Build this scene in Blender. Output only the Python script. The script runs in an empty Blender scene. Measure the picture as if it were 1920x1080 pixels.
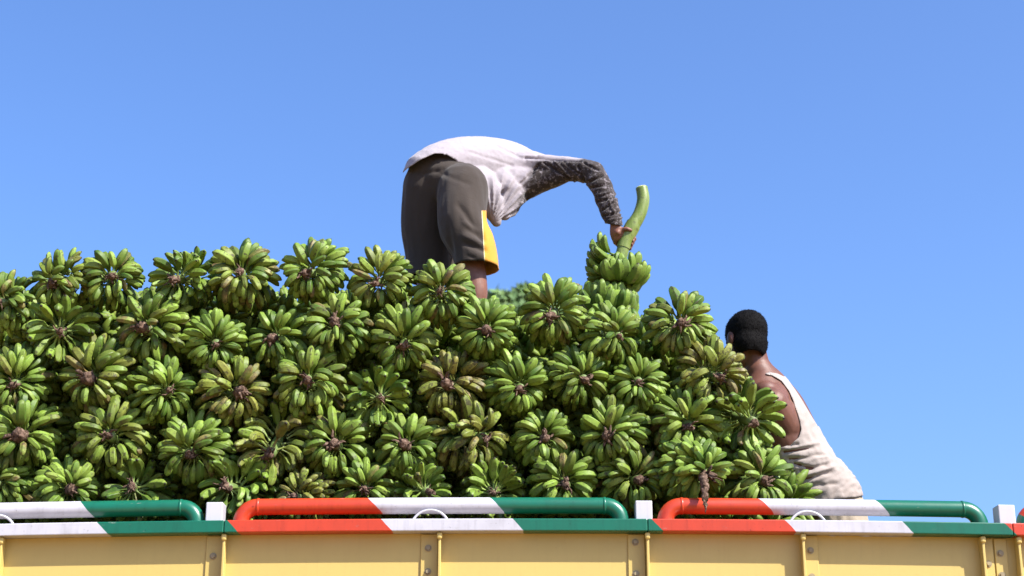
import bpy, bmesh, math, random
import numpy as np
from mathutils import Vector, Matrix, noise
R = math.radians
random.seed(7)
scene = bpy.context.scene
COL = scene.collection

# ------------------------------------------------------------------ camera, sky, sun
CAM = Vector((0.0, -6.5, 1.5)); PITCH = R(18.0); F = 3000.0
cd = bpy.data.cameras.new('camera'); cam = bpy.data.objects.new('camera', cd); COL.objects.link(cam)
cam.location = CAM; cam.rotation_euler = (math.pi/2 + PITCH, 0, 0)
cd.sensor_width = 36.0; cd.lens = F/1920*36.0; cd.clip_start = 0.05; cd.clip_end = 3000
cd.dof.use_dof = True; cd.dof.focus_distance = 6.9; cd.dof.aperture_fstop = 3.2
scene.camera = cam
SUN_DIR = Vector((0.57, -0.41, 0.70)).normalized()
world = bpy.data.worlds.new('World'); scene.world = world; world.use_nodes = True
nt = world.node_tree; nt.nodes.clear()
sky = nt.nodes.new('ShaderNodeTexSky'); sky.sky_type = 'NISHITA'; sky.sun_disc = False
sky.sun_elevation = math.asin(SUN_DIR.z); sky.sun_rotation = math.atan2(SUN_DIR.x, SUN_DIR.y)
sky.altitude = 100; sky.air_density = 1.0; sky.dust_density = 3.0; sky.ozone_density = 10.0
bg = nt.nodes.new('ShaderNodeBackground'); bg.inputs['Strength'].default_value = 0.128
wo = nt.nodes.new('ShaderNodeOutputWorld')
wb = nt.nodes.new('ShaderNodeMix'); wb.data_type = 'RGBA'; wb.blend_type = 'MULTIPLY'; wb.inputs[0].default_value = 1.0
wb.inputs[7].default_value = (0.97, 0.99, 1.08, 1)      # camera white balance
nt.links.new(sky.outputs[0], wb.inputs[6]); nt.links.new(wb.outputs[2], bg.inputs[0]); nt.links.new(bg.outputs[0], wo.inputs[0])
sd = bpy.data.lights.new('sun', 'SUN'); sun = bpy.data.objects.new('sun', sd); COL.objects.link(sun)
sd.energy = 5.0; sd.angle = R(0.5); sd.color = (1.0, 0.955, 0.88)
sun.rotation_euler = SUN_DIR.to_track_quat('Z', 'Y').to_euler(); sun.location = (5, -5, 8)
scene.view_settings.view_transform = 'Standard'; scene.view_settings.look = 'None'
scene.view_settings.exposure = 1.06; scene.view_settings.gamma = 1.0
scene.view_settings.use_curve_mapping = False
scene.render.engine = 'CYCLES'

# ------------------------------------------------------------------ helpers
FWD = Vector((0, math.cos(PITCH), math.sin(PITCH))); UP = Vector((0, -math.sin(PITCH), math.cos(PITCH)))
def P(px, py, Y):
    """world point seen at photo pixel (px,py) standing at depth Y"""
    d = FWD*F + Vector((1, 0, 0))*(px-960) + UP*(540-py)
    return CAM + d*((Y - CAM.y)/d.y)
def PX(p):
    d = Vector(p) - CAM; k = F/d.dot(FWD)
    return 960 + d.x*k, 540 - d.dot(UP)*k
def MPP(Y): return (Y - CAM.y)/F/math.cos(PITCH)*0.97

def link(o, parent=None):
    COL.objects.link(o)
    if parent is not None: o.parent = parent
    return o
def obj(name, me, parent=None, mat=None):
    if mat is not None and len(me.materials) == 0: me.materials.append(mat)
    return link(bpy.data.objects.new(name, me), parent)
def empty(name, loc, label, cat, group=None):
    o = bpy.data.objects.new(name, None); o.location = loc; o.empty_display_size = 0.1
    link(o); o['label'] = label; o['category'] = cat
    if group: o['group'] = group
    return o
def tag(o, label=None, cat=None, group=None, kind=None):
    if label: o['label'] = label
    if cat: o['category'] = cat
    if group: o['group'] = group
    if kind: o['kind'] = kind
    return o
def mesh(name, V, Fc, smooth=False):
    me = bpy.data.meshes.new(name); me.from_pydata([tuple(v) for v in V], [], Fc); me.update()
    if smooth: me.shade_smooth()
    return me
def box_vf(x0, x1, y0, y1, z0, z1):
    V = [(x0,y0,z0),(x1,y0,z0),(x1,y1,z0),(x0,y1,z0),(x0,y0,z1),(x1,y0,z1),(x1,y1,z1),(x0,y1,z1)]
    Fc = [(0,3,2,1),(4,5,6,7),(0,1,5,4),(1,2,6,5),(2,3,7,6),(3,0,4,7)]
    return V, Fc
def bevelled(V, Fc, w=0.003, seg=2, name='m', cuts=0):
    bm = bmesh.new(); vs = [bm.verts.new(v) for v in V]
    for f in Fc: bm.faces.new([vs[i] for i in f])
    if w > 0: bmesh.ops.bevel(bm, geom=bm.edges[:], offset=w, segments=seg, affect='EDGES', profile=0.5)
    if cuts:
        xs = [v.co.x for v in bm.verts]; x0, x1 = min(xs), max(xs)
        for i in range(1, cuts):
            bmesh.ops.bisect_plane(bm, geom=bm.verts[:]+bm.edges[:]+bm.faces[:], plane_co=(x0+(x1-x0)*i/cuts,0,0), plane_no=(1,0,0))
    me = bpy.data.meshes.new(name); bm.to_mesh(me); bm.free(); return me
def tube_vf(pts, rad, sides=16, up=Vector((0, 0, 1)), cap=True):
    """rad: list of (ru,rv) or r.  ru lies across `up`, rv along it"""
    V, Fc = [], []; n = len(pts); pts = [Vector(p) for p in pts]
    prev = None
    for i, p in enumerate(pts):
        t = (pts[min(i+1, n-1)] - pts[max(i-1, 0)]).normalized()
        if prev is None:
            a = t.cross(up)
            if a.length < 1e-3: a = t.cross(Vector((1, 0, 0)))
            a.normalize()
        else:
            a = prev - t*prev.dot(t); a.normalize()
        prev = a; b = a.cross(t).normalized()
        r = rad[i] if isinstance(rad, (list, tuple)) else rad
        ru, rv = r if isinstance(r, (list, tuple)) else (r, r)
        for k in range(sides):
            w = 2*math.pi*k/sides
            V.append(p + a*(math.cos(w)*ru) + b*(math.sin(w)*rv))
    for i in range(n-1):
        for k in range(sides):
            k2 = (k+1) % sides
            Fc.append((i*sides+k, i*sides+k2, (i+1)*sides+k2, (i+1)*sides+k))
    if cap:
        Fc.append(tuple(range(sides))[::-1]); Fc.append(tuple((n-1)*sides+k for k in range(sides)))
    return V, Fc
def smooth_path(pts, rad, m=6):
    """catmull-rom through pts and radii"""
    q, rr = [], []
    n = len(pts); pts = [Vector(p) for p in pts]
    rad = [r if isinstance(r, tuple) else (r, r) for r in rad]
    for i in range(n-1):
        p0, p1, p2, p3 = pts[max(i-1,0)], pts[i], pts[i+1], pts[min(i+2,n-1)]
        r0, r1, r2, r3 = rad[max(i-1,0)], rad[i], rad[i+1], rad[min(i+2,n-1)]
        for k in range(m):
            t = k/m; t2, t3 = t*t, t*t*t
            c = (-.5*t3+t2-.5*t, 1.5*t3-2.5*t2+1, -1.5*t3+2*t2+.5*t, .5*t3-.5*t2)
            q.append(p0*c[0]+p1*c[1]+p2*c[2]+p3*c[3])
            rr.append(tuple(max(0.001, r0[j]*c[0]+r1[j]*c[1]+r2[j]*c[2]+r3[j]*c[3]) for j in (0, 1)))
    q.append(pts[-1]); rr.append(rad[-1])
    return q, rr
def limb(pts, rad, up=Vector((0,0,1)), m=5, sides=20):
    q, rr = smooth_path(pts, rad, m)
    # rounded ends
    t0 = (q[0]-q[1]).normalized(); t1 = (q[-1]-q[-2]).normalized()
    for f, s in ((.35, .93), (.7, .7), (.93, .35)):
        q.insert(0, q[0] if False else (q[0])); rr.insert(0, rr[0]); break
    q = q[1:]; rr = rr[1:]
    a0, a1, ra0, ra1 = q[0].copy(), q[-1].copy(), rr[0], rr[-1]
    for f, s in ((.4, .92), (.72, .69), (.95, .3)):
        q.insert(0, a0+t0*min(ra0)*f); rr.insert(0, (ra0[0]*s, ra0[1]*s))
        q.append(a1+t1*min(ra1)*f); rr.append((ra1[0]*s, ra1[1]*s))
    return tube_vf(q, rr, sides, up)
def ball(c, rx, ry, rz, rot=None, seg=20, rings=12):
    V, Fc = [], []; M = rot if rot is not None else Matrix.Identity(3)
    c = Vector(c)
    V.append(c + M @ Vector((0,0,rz)))
    for i in range(1, rings):
        th = math.pi*i/rings
        for k in range(seg):
            ph = 2*math.pi*k/seg
            V.append(c + M @ Vector((rx*math.sin(th)*math.cos(ph), ry*math.sin(th)*math.sin(ph), rz*math.cos(th))))
    V.append(c + M @ Vector((0,0,-rz)))
    for k in range(seg): Fc.append((0, 1+k, 1+(k+1)%seg))
    for i in range(rings-2):
        for k in range(seg):
            a = 1+i*seg; b = a+seg; Fc.append((a+k, b+k, b+(k+1)%seg, a+(k+1)%seg))
    a = 1+(rings-2)*seg
    for k in range(seg): Fc.append((a+k, len(V)-1, a+(k+1)%seg))
    return V, Fc
def join_vf(parts):
    V, Fc = [], []
    for v, f in parts:
        o = len(V); V += list(v); Fc += [tuple(i+o for i in q) for q in f]
    return V, Fc
def fuse(parts, voxel=0.006, smooth=6, factor=0.5):
    """voxel-fuse overlapping solids into one continuous smooth surface"""
    V, Fc = join_vf(parts); me = mesh('tmp', V, Fc)
    o = bpy.data.objects.new('tmp', me); COL.objects.link(o)
    m = o.modifiers.new('r', 'REMESH'); m.mode = 'VOXEL'; m.voxel_size = voxel; m.use_smooth_shade = True
    if smooth:
        s = o.modifiers.new('s', 'SMOOTH'); s.factor = factor; s.iterations = smooth
    dg = bpy.context.evaluated_depsgraph_get(); dg.update()
    out = bpy.data.meshes.new_from_object(o.evaluated_get(dg))
    bpy.data.objects.remove(o); bpy.data.meshes.remove(me)
    out.shade_smooth(); return out
def displace(me, fn):
    n = len(me.vertices); co = np.empty(n*3); me.vertices.foreach_get('co', co)
    no = np.empty(n*3); me.vertices.foreach_get('normal', no)
    co = co.reshape(-1, 3); no = no.reshape(-1, 3)
    d = np.array([fn(Vector(c)) for c in co])
    co = co + no*d[:, None]; me.vertices.foreach_set('co', co.ravel()); me.update()
def carve(me, f, newton=2, solid=0.0025):
    """keep the part of the surface where f(v) > 0, with a clean edge, and give it cloth thickness"""
    bm = bmesh.new(); bm.from_mesh(me)
    val = {v: f(v.co) for v in bm.verts}
    bmesh.ops.delete(bm, geom=[v for v in bm.verts if val[v] < 0], context='VERTS')
    bmesh.ops.delete(bm, geom=[v for v in bm.verts if not v.link_faces], context='VERTS')
    seen, best = set(), []
    for v in bm.verts:
        if v in seen: continue
        st, comp = [v], []; seen.add(v)
        while st:
            q = st.pop(); comp.append(q)
            for e_ in q.link_edges:
                w = e_.other_vert(q)
                if w not in seen: seen.add(w); st.append(w)
        if len(comp) > len(best): best = comp
    keep = set(best); bmesh.ops.delete(bm, geom=[v for v in bm.verts if v not in keep], context='VERTS')
    B = [v for v in bm.verts if v.is_boundary]; e = 0.002
    for _ in range(newton):
        for v in B:
            c = v.co; w = f(c)
            g = Vector((f(c+Vector((e,0,0)))-w, f(c+Vector((0,e,0)))-w, f(c+Vector((0,0,e)))-w))/e
            n = v.normal; g = g - n*g.dot(n)
            if g.length > 1e-4:
                s = g*(-w/g.length_squared)
                if s.length > 0.008: s = s.normalized()*0.008
                v.co = c + s
    for _ in range(3):
        new = {}
        for v in B:
            nb = [e_.other_vert(v) for e_ in v.link_edges if e_.is_boundary]
            if len(nb) == 2: new[v] = v.co*0.5 + (nb[0].co+nb[1].co)*0.25
        for v, c in new.items(): v.co = c
    bm.normal_update()
    if solid:
        r = bmesh.ops.solidify(bm, geom=bm.faces[:], thickness=solid)
    out = bpy.data.meshes.new('cloth'); bm.to_mesh(out); bm.free(); out.shade_smooth(); return out
def set_attr(me, name, fn):
    a = me.attributes.new(name, 'FLOAT', 'POINT')
    a.data.foreach_set('value', [fn(v.co) for v in me.vertices])
def nz(p, s, seed=0.0): return noise.noise(Vector((p[0]*s+seed, p[1]*s-seed*1.7, p[2]*s+seed*.6)))
def sstep(a, b, x):
    t = max(0.0, min(1.0, (x-a)/(b-a))); return t*t*(3-2*t)

# ------------------------------------------------------------------ materials
class NT:
    def __init__(s, name):
        s.m = bpy.data.materials.new(name); s.m.use_nodes = True; s.t = s.m.node_tree; s.t.nodes.clear()
        s.out = s.n('ShaderNodeOutputMaterial'); s.b = s.n('ShaderNodeBsdfPrincipled'); s.l(s.b.outputs[0], s.out.inputs[0])
    def n(s, k, **kw):
        x = s.t.nodes.new(k)
        for a, v in kw.items(): setattr(x, a, v)
        return x
    def l(s, a, b): s.t.links.new(a, b)
    def val(s, inp, v):
        if hasattr(v, 'bl_rna') and hasattr(v, 'is_linked'): s.l(v, inp)
        elif isinstance(v, (int, float)): inp.default_value = v
        else: inp.default_value = tuple(v) if len(v) == 4 or inp.type == 'VECTOR' else (*v, 1)
    def mix(s, f, a, b, mode='MIX'):
        x = s.n('ShaderNodeMix', data_type='RGBA', blend_type=mode)
        s.val(x.inputs[0], f); s.val(x.inputs[6], a); s.val(x.inputs[7], b); return x.outputs[2]
    def math(s, op, a, b=0.0, c=None, clamp=False):
        x = s.n('ShaderNodeMath', operation=op); x.use_clamp = clamp
        s.val(x.inputs[0], a); s.val(x.inputs[1], b)
        if c is not None: s.val(x.inputs[2], c)
        return x.outputs[0]
    def ramp(s, f, stops, interp='LINEAR'):
        x = s.n('ShaderNodeValToRGB'); x.color_ramp.interpolation = interp; cr = x.color_ramp
        while len(cr.elements) > 1: cr.elements.remove(cr.elements[-1])
        cr.elements[0].position = stops[0][0]; cr.elements[0].color = (*stops[0][1], 1) if not isinstance(stops[0][1], (int, float)) else (stops[0][1],)*3+(1,)
        for p, c in stops[1:]:
            e = cr.elements.new(p); e.color = (*c, 1) if not isinstance(c, (int, float)) else (c,)*3+(1,)
        s.val(x.inputs[0], f); return x.outputs[0]
    def noise(s, scale, detail=3, rough=.55, vec=None, dist=0.0):
        x = s.n('ShaderNodeTexNoise'); x.inputs['Scale'].default_value = scale; x.inputs['Detail'].default_value = detail
        x.inputs['Roughness'].default_value = rough; x.inputs['Distortion'].default_value = dist
        s.l(vec if vec is not None else s.coord(), x.inputs['Vector']); return x.outputs[0]
    def coord(s):
        if not hasattr(s, '_c'): s._c = s.n('ShaderNodeTexCoord')
        return s._c.outputs['Object']
    def scaled(s, v, sc):
        x = s.n('ShaderNodeMapping'); x.inputs['Scale'].default_value = sc; s.l(v, x.inputs[0]); return x.outputs[0]
    def attr(s, name, typ='GEOMETRY'):
        x = s.n('ShaderNodeAttribute'); x.attribute_type = typ; x.attribute_name = name; return x.outputs['Fac']
    def bump(s, h, strength=.3, dist=.002):
        x = s.n('ShaderNodeBump'); x.inputs['Strength'].default_value = strength; x.inputs['Distance'].default_value = dist
        s.l(h, x.inputs['Height']); s.l(x.outputs[0], s.b.inputs['Normal']); return x
    def fin(s, col, rough=.5, spec=.5, k=.57):
        col = s.mix(1.0, col, (k, k, k), 'MULTIPLY'); s.val(s.b.inputs['Base Color'], col); s.val(s.b.inputs['Roughness'], rough); s.b.inputs['Specular IOR Level'].default_value = spec
        return s.m

def banana_mat(single=False):
    m = NT('banana_skin' if not single else 'banana_skin_heap')
    if single:
        rnd = m.noise(9.0, 1); ripe = 0.15
        vec = m.coord(); rnd = m.math('MULTIPLY_ADD', rnd, 2.2, -.6, clamp=True); rip = m.math('MULTIPLY', rnd, .3)
    else:
        oi = m.n('ShaderNodeObjectInfo'); rnd = oi.outputs['Random']; rip = m.attr('ripe', 'OBJECT')
        off = m.n('ShaderNodeVectorMath', operation='MULTIPLY_ADD')
        cx = m.n('ShaderNodeCombineXYZ'); m.l(rnd, cx.inputs[0]); m.l(rnd, cx.inputs[1])
        m.l(cx.outputs[0], off.inputs[0]); off.inputs[1].default_value = (37, 61, 5); m.l(m.coord(), off.inputs[2]); vec = off.outputs[0]
    t = m.attr('t')
    big = m.noise(22, 2, .5, vec)
    g = m.mix(rnd, (0.060, 0.160, 0.010), (0.42, 0.64, 0.085))
    g = m.mix(m.math('MULTIPLY_ADD', big, 2.0, -.75, clamp=True), g, (0.26, 0.37, 0.050))
    # ripening: yellow olive, per bunch and per finger
    r2 = m.math('FRACT', m.math('MULTIPLY', rnd, 13.7))
    rf = m.math('ADD', m.math('MULTIPLY', rip, 1.15), m.math('MULTIPLY_ADD', r2, .55, -.46), clamp=True)
    col = m.mix(rf, g, (0.44, 0.36, 0.075))
    # dry fingers
    sc0 = m.noise(34, 4, .7, vec)
    r3 = m.math('FRACT', m.math('MULTIPLY', rnd, 71.3))
    dryf = m.math('MULTIPLY', m.math('GREATER_THAN', m.math('ADD', r3, m.math('MULTIPLY', rip, .42)), .985), m.math('MULTIPLY_ADD', big, 3.0, -.85, clamp=True))
    col = m.mix(dryf, col, m.mix(m.math('MULTIPLY_ADD', sc0, 4.0, -1.6, clamp=True), (0.40, 0.30, 0.10), (0.16, 0.095, 0.05)))
    # pale wax bloom and darker length streaks
    st = m.noise(30, 3, .6, m.scaled(vec, (1, 5, 5)))
    col = m.mix(m.math('MULTIPLY_ADD', st, 1.6, -.75, clamp=True), col, m.mix(.4, col, (0.38, 0.50, 0.12)))
    # scars and soot
    sc = m.noise(62, 4, .68, vec, .4); thr = m.math('MULTIPLY_ADD', rip, -.11, .585)
    scar = m.math('MULTIPLY', m.math('SUBTRACT', sc, thr), 15, clamp=True)
    col = m.mix(m.math('MULTIPLY', scar, .85), col, (0.075, 0.055, 0.028))
    blot = m.noise(17, 2, .5, vec); blot = m.math('MULTIPLY', m.math('SUBTRACT', blot, m.math('MULTIPLY_ADD', rip, -.12, .66)), 9, clamp=True)
    col = m.mix(m.math('MULTIPLY', blot, .6), col, (0.14, 0.095, 0.04))
    # ridge wear
    rd = m.attr('ridge'); col = m.mix(m.math('MULTIPLY', m.math('MULTIPLY', rd, m.math('MULTIPLY_ADD', st, 2.5, -1.0, clamp=True)), .5), col, (0.09, 0.10, 0.03))
    col = m.mix(m.math('MULTIPLY_ADD', t, -5.0, 1.25, clamp=True), col, m.mix(.5, col, (0.34, 0.42, 0.14)))
    col = m.mix(m.math('MULTIPLY_ADD', t, 24, -22.9, clamp=True), col, (0.035, 0.025, 0.015))
    m.bump(m.mix(.5, m.noise(120, 3, .6, vec), sc), .5, .0015)
    return m.fin(col, m.math('MULTIPLY_ADD', sc, .35, .34), .25, k=.50)
M = {}
M['banana'] = banana_mat(); M['banana_heap'] = banana_mat(True)
def stalk_mat():
    m = NT('banana_stalk'); n = m.noise(40, 4, .6, m.scaled(m.coord(), (3, 3, .7)))
    c = m.ramp(n, [(.3, (0.10, 0.17, 0.03)), (.55, (0.20, 0.30, 0.07)), (.72, (0.17, 0.12, 0.06))])
    m.bump(n, .5, .002); return m.fin(c, .55, .35)
M['stalk'] = stalk_mat()
def stub_mat():
    m = NT('dried_stub'); n = m.noise(85, 5, .7)
    c = m.ramp(n, [(.30, (0.03, 0.018, 0.013)), (.46, (0.13, 0.080, 0.055)), (.57, (0.27, 0.17, 0.12)), (.72, (0.44, 0.33, 0.25))])
    m.bump(n, 1.0, .004); return m.fin(c, .9, .15)
M['stub'] = stub_mat()
def held_mat():
    m = NT('green_peduncle'); t = m.attr('t')
    n = m.noise(45, 5, .7, m.scaled(m.coord(), (1, 1, .14)))
    c = m.ramp(n, [(.3, (0.17, 0.25, 0.035)), (.5, (0.25, 0.34, 0.06)), (.7, (0.38, 0.44, 0.14))])
    c = m.mix(m.math('MULTIPLY', m.math('GREATER_THAN', m.noise(55, 4, .7), .60), .5), c, (.12, .09, .04))
    m.bump(n, .3, .002); return m.fin(c, .38, .5)
M['peduncle'] = held_mat()
g = NT('pale_pith'); M['pith'] = g.fin(g.mix(g.noise(90, 3), (.62,.60,.38), (.45,.40,.22)), .8, .2, 1.0)
def paint(name, col, dirt=(0.12, 0.09, 0.06), rough=.35, chips=.0, amt=.35):
    m = NT(name); n = m.noise(6, 5, .65); n2 = m.noise(70, 4, .7)
    n3 = m.noise(9, 4, .6, m.scaled(m.coord(), (5, 5, .6)))
    c = m.mix(m.math('MULTIPLY', m.math('MULTIPLY_ADD', n, 3.2, -1.35, clamp=True), amt*.35), col, dirt)
    c = m.mix(m.math('MULTIPLY', m.math('MULTIPLY_ADD', n3, 3.5, -1.8, clamp=True), amt*.45), c, dirt)
    c = m.mix(m.math('MULTIPLY', m.math('MULTIPLY_ADD', n2, 14, -9.0, clamp=True), amt*1.2), c, dirt)
    m.bump(m.mix(.5, n, n2), .12, .003)
    return m.fin(c, m.math('MULTIPLY_ADD', n, .3, rough-.12), .5), m
M['yellow'], _ = paint('yellow_truck_paint', (0.88, 0.65, 0.185), (0.40, 0.27, 0.10), .42, amt=.22)
M['white'], _ = paint('white_truck_paint', (0.80, 0.78, 0.82), (0.25, 0.22, 0.20), .35, amt=.3)
M['steel'], _ = paint('bolt_steel', (0.50, 0.40, 0.22), (0.10, 0.07, 0.05), .5, amt=.6)
M['rubber'] = NT('rubber').fin((0.02, 0.02, 0.02), .8, .3)
M['dark_frame'] = NT('chassis_black').fin((0.03, 0.03, 0.03), .6, .3)

ZC = P(1000, 971, -0.08).z                 # top of the side board's cap rail
def xpx(px, py=985, Y=-0.03): return P(px, py, Y).x
def ucoord(px, py, Y=-0.05): p = P(px, py, Y); return p.x + 0.95*(p.z-ZC)
def stripe_mat(name, bounds):
    """tricolour bands with slanted joints"""
    m, g = paint(name, (1, 1, 1), (0.16, 0.13, 0.11), .30, amt=.6)
    sep = g.n('ShaderNodeSeparateXYZ'); g.l(g.coord(), sep.inputs[0])
    u = g.math('MULTIPLY_ADD', g.math('SUBTRACT', sep.outputs[2], ZC), 0.95, sep.outputs[0])
    u = g.math('ADD', u, g.math('MULTIPLY_ADD', g.noise(14, 2), .012, -.006))
    f = g.math('MULTIPLY_ADD', u, 1/8.0, .5)
    Rd, W, G = (0.80, 0.075, 0.022), (0.80, 0.78, 0.83), (0.008, 0.19, 0.105)
    names = {'r': Rd, 'w': W, 'g': G}
    st = [(0.0, names[bounds[0]])]
    for b, c in bounds[1]: st.append((b/8.0+.5, names[c]))
    col = g.ramp(f, st, 'CONSTANT')
    scr = g.noise(30, 5, .75, g.scaled(g.coord(), (.5, 3, 3)), .3); chip = g.math('MULTIPLY_ADD', scr, 22, -14.6, clamp=True)
    col = g.mix(g.math('MULTIPLY', chip, .75), col, (0.50, 0.47, 0.42))
    rs = g.noise(11, 6, .75); col = g.mix(g.math('MULTIPLY', g.math('MULTIPLY_ADD', rs, 20, -13.6, clamp=True), .7), col, (0.16, 0.075, 0.035))
    # tint the wear on top of the band colour
    old = g.b.inputs['Base Color'].links[0].from_socket
    g.l(g.mix(1.0, col, old, 'MULTIPLY'), g.b.inputs['Base Color'])
    return m
def UU(x): return x
xl = xpx
M['cap_paint'] = stripe_mat('tricolour_cap_paint', ('w', [(ucoord(172,978),'g'), (ucoord(422,975),'r'), (ucoord(710,972),'w'), (ucoord(950,971),'g'),
      (ucoord(1203,970),'r'), (ucoord(1455,971),'w'), (ucoord(1674,974),'g'), (ucoord(1878,980),'r'), (ucoord(2150,985),'w'), (ucoord(2420,990),'g')]))
M['pipe_paint'] = stripe_mat('tricolour_pipe_paint', ('w', [(ucoord(151,944),'g'), (ucoord(405,944),'r'), (ucoord(684,936),'w'), (ucoord(918,936),'g'),
      (ucoord(1205,944),'r'), (ucoord(1427,936),'w'), (ucoord(1640,938),'g'), (ucoord(1885,944),'r'), (ucoord(2150,955),'w'), (ucoord(2420,955),'g')]))

def cloth(name, col, dirt, weave=900, amt=.5):
    m = NT(name); n = m.noise(14, 5, .65); n2 = m.noise(60, 4, .7); d = m.attr('dirt')
    f = m.math('ADD', m.math('MULTIPLY', d, m.math('MULTIPLY_ADD', n2, 3.4, -.75, clamp=True)), m.math('MULTIPLY', m.math('MULTIPLY_ADD', n, 3.0, -1.5, clamp=True), amt*.35), clamp=True)  # patchy dirt; its pale gaps also imitate glints on the shirt sleeve
    c = m.mix(f, col, dirt)
    sp = m.math('MULTIPLY', m.math('MULTIPLY_ADD', m.noise(110, 3, .7), 14, -9.6, clamp=True), amt)
    c = m.mix(sp, c, dirt)
    m.bump(m.mix(.35, m.noise(28, 4, .6, m.scaled(m.coord(), (1, 1, 1)), .8), m.noise(220, 2)), .45, .006)
    m.b.inputs['Sheen Weight'].default_value = .15
    return m.fin(c, .9, .2), m
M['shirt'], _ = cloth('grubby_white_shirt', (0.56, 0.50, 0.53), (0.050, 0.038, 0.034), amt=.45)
M['tank'], _ = cloth('cream_vest', (0.54, 0.46, 0.41), (0.36, 0.27, 0.21), amt=.4)
M['trousers'], _ = cloth('beige_trousers', (0.62, 0.50, 0.36), (0.30, 0.22, 0.15), amt=.4)
def shorts_mat():
    m, g = cloth('olive_brown_shorts', (0.072, 0.055, 0.044), (0.04, 0.031, 0.026), amt=.4)
    base = g.b.inputs['Base Color'].links[0].from_socket
    s = g.attr('stripe')
    yel = g.mix(g.math('MULTIPLY_ADD', g.noise(60, 4, .7), 8, -4.9, clamp=True), (0.50, 0.235, 0.028), (0.28, 0.14, 0.03))
    c = g.mix(g.math('GREATER_THAN', s, .0), base, yel)
    c = g.mix(g.math('LESS_THAN', g.math('ABSOLUTE', g.math('SUBTRACT', s, .001)), .0016), c, (.60, .48, .26))
    g.l(c, g.b.inputs['Base Color']); return m
M['shorts'] = shorts_mat()
def skin(name, col, dark):
    m = NT(name); n = m.noise(18, 4, .6)
    c = m.mix(m.math('MULTIPLY_ADD', n, 2.4, -.8, clamp=True), col, dark)
    c = m.mix(m.math('MULTIPLY', m.math('MULTIPLY_ADD', m.noise(150, 3, .7), 10, -6.6, clamp=True), .35), c, dark)
    m.bump(m.noise(160, 4), .25, .0015)
    m.b.inputs['Subsurface Weight'].default_value = 0.05; m.b.inputs['Subsurface Radius'].default_value = (.01, .004, .002)
    return m.fin(c, .52, .32)
M['skin_a'] = skin('skin_reddish_brown', (0.34, 0.15, 0.095), (0.22, 0.09, 0.06))
M['skin_b'] = skin('skin_deep_brown', (0.25, 0.105, 0.066), (0.16, 0.064, 0.042))
def hair_mat():
    m = NT('black_hair'); n = m.noise(180, 3, .7, m.scaled(m.coord(), (1, 1, .5)))
    m.bump(n, .9, .004); return m.fin(m.ramp(n, [(.3, (.003,.0025,.0025)), (.7, (.008,.0065,.006))]), .8, .1)
M['hair'] = hair_mat()

# ------------------------------------------------------------------ ground
def sheet(name, x0, x1, y0, y1, z, mat, n=1):
    V = [(x0,y0,z),(x1,y0,z),(x1,y1,z),(x0,y1,z)]; o = obj(name, mesh(name, V, [(0,1,2,3)]), None, mat); return tag(o, kind='structure')
g = NT('dry_earth'); n_ = g.noise(.6, 6, .6); g.bump(g.noise(8, 5), .4, .03)
M['earth'] = g.fin(g.ramp(n_, [(.3, (0.24,0.145,0.06)), (.55, (0.30,0.18,0.08)), (.7, (0.20,0.13,0.05))]), .95, .1, 1.0)
g = NT('packed_dirt'); g.bump(g.noise(120, 3), .4, .006); M['asphalt'] = g.fin(g.mix(g.noise(3, 5), (.24,.15,.07), (.29,.185,.09)), .9, .15, 1.0)
sheet('ground', -1500, 1500, -1500, 1500, -0.004, M['earth'])
sheet('road', -200, 200, -4.6, 4.0, 0.0, M['asphalt'])

# ------------------------------------------------------------------ truck
truck = empty('cargo_truck', (0, 1.1, 0), 'yellow cargo truck with red, white and green rails, loaded with banana bunches', 'truck')
TM = Matrix.Translation((0, -1.1, 0))
def tpart(name, me, mat, parent=None):
    me.transform(TM) if parent is None else None
    o = obj(name, me, parent or truck, mat); return o
# shaders on the truck use object coordinates, so keep each part's own frame at world origin offset by the truck empty
def bend(me):
    for v in me.vertices: v.co.z -= 0.0048*(v.co.x-0.05)**2
    me.update()
def truck_part(name, me, mat, do_bend=True, parent=None):
    if do_bend: bend(me)
    o = bpy.data.objects.new(name, me); me.materials.append(mat); COL.objects.link(o)
    o.parent = parent or truck
    o.matrix_parent_inverse = Matrix.Translation((0, -1.1, 0)) if parent is None else Matrix.Identity(4)
    return o
X0, X1 = -3.55, 3.4
ZB = ZC - 0.050
# cap rail in three lengths that meet at the posts
caps = [X0, xpx(423), xpx(1213), xpx(1893), X1]
for a, b in zip(caps[:-1], caps[1:]):
    V, Fc = box_vf(a+.001, b-.001, -0.070, 0.045, ZB, ZC)
    truck_part('cap_rail', bevelled(V, Fc, .004, 2, 'cap_rail', 14), M['cap_paint'])
# side board panels, ribs, bolt plates, bolts
FLOOR = 1.22
ribs = [-3.35, -2.72, xpx(8), xpx(423), xpx(825), xpx(1213), xpx(1503), xpx(1838), xpx(1905), 2.62, 3.25]
edges = [X0] + ribs + [X1]
for a, b in zip(edges[:-1], edges[1:]):
    V, Fc = box_vf(a+.0005, b-.0005, 0.0, 0.022, FLOOR, ZB-.0005)
    me = bevelled(V, Fc, 0, 1, 'side_panel', 5)
    truck_part('side_panel', me, M['yellow'])
for x in ribs:
    V, Fc = box_vf(x-.0055, x+.0055, -0.050, -0.0005, FLOOR+.02, ZB-.001)
    rb = truck_part('rib', bevelled(V, Fc, .0025, 2, 'rib'), M['yellow'])
    V, Fc = box_vf(x-.011, x+.011, -0.058, -0.040, ZB-.030, ZB-.002)
    truck_part('rib_weld', bevelled(V, Fc, .007, 2, 'rib_weld'), M['yellow'])
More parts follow.
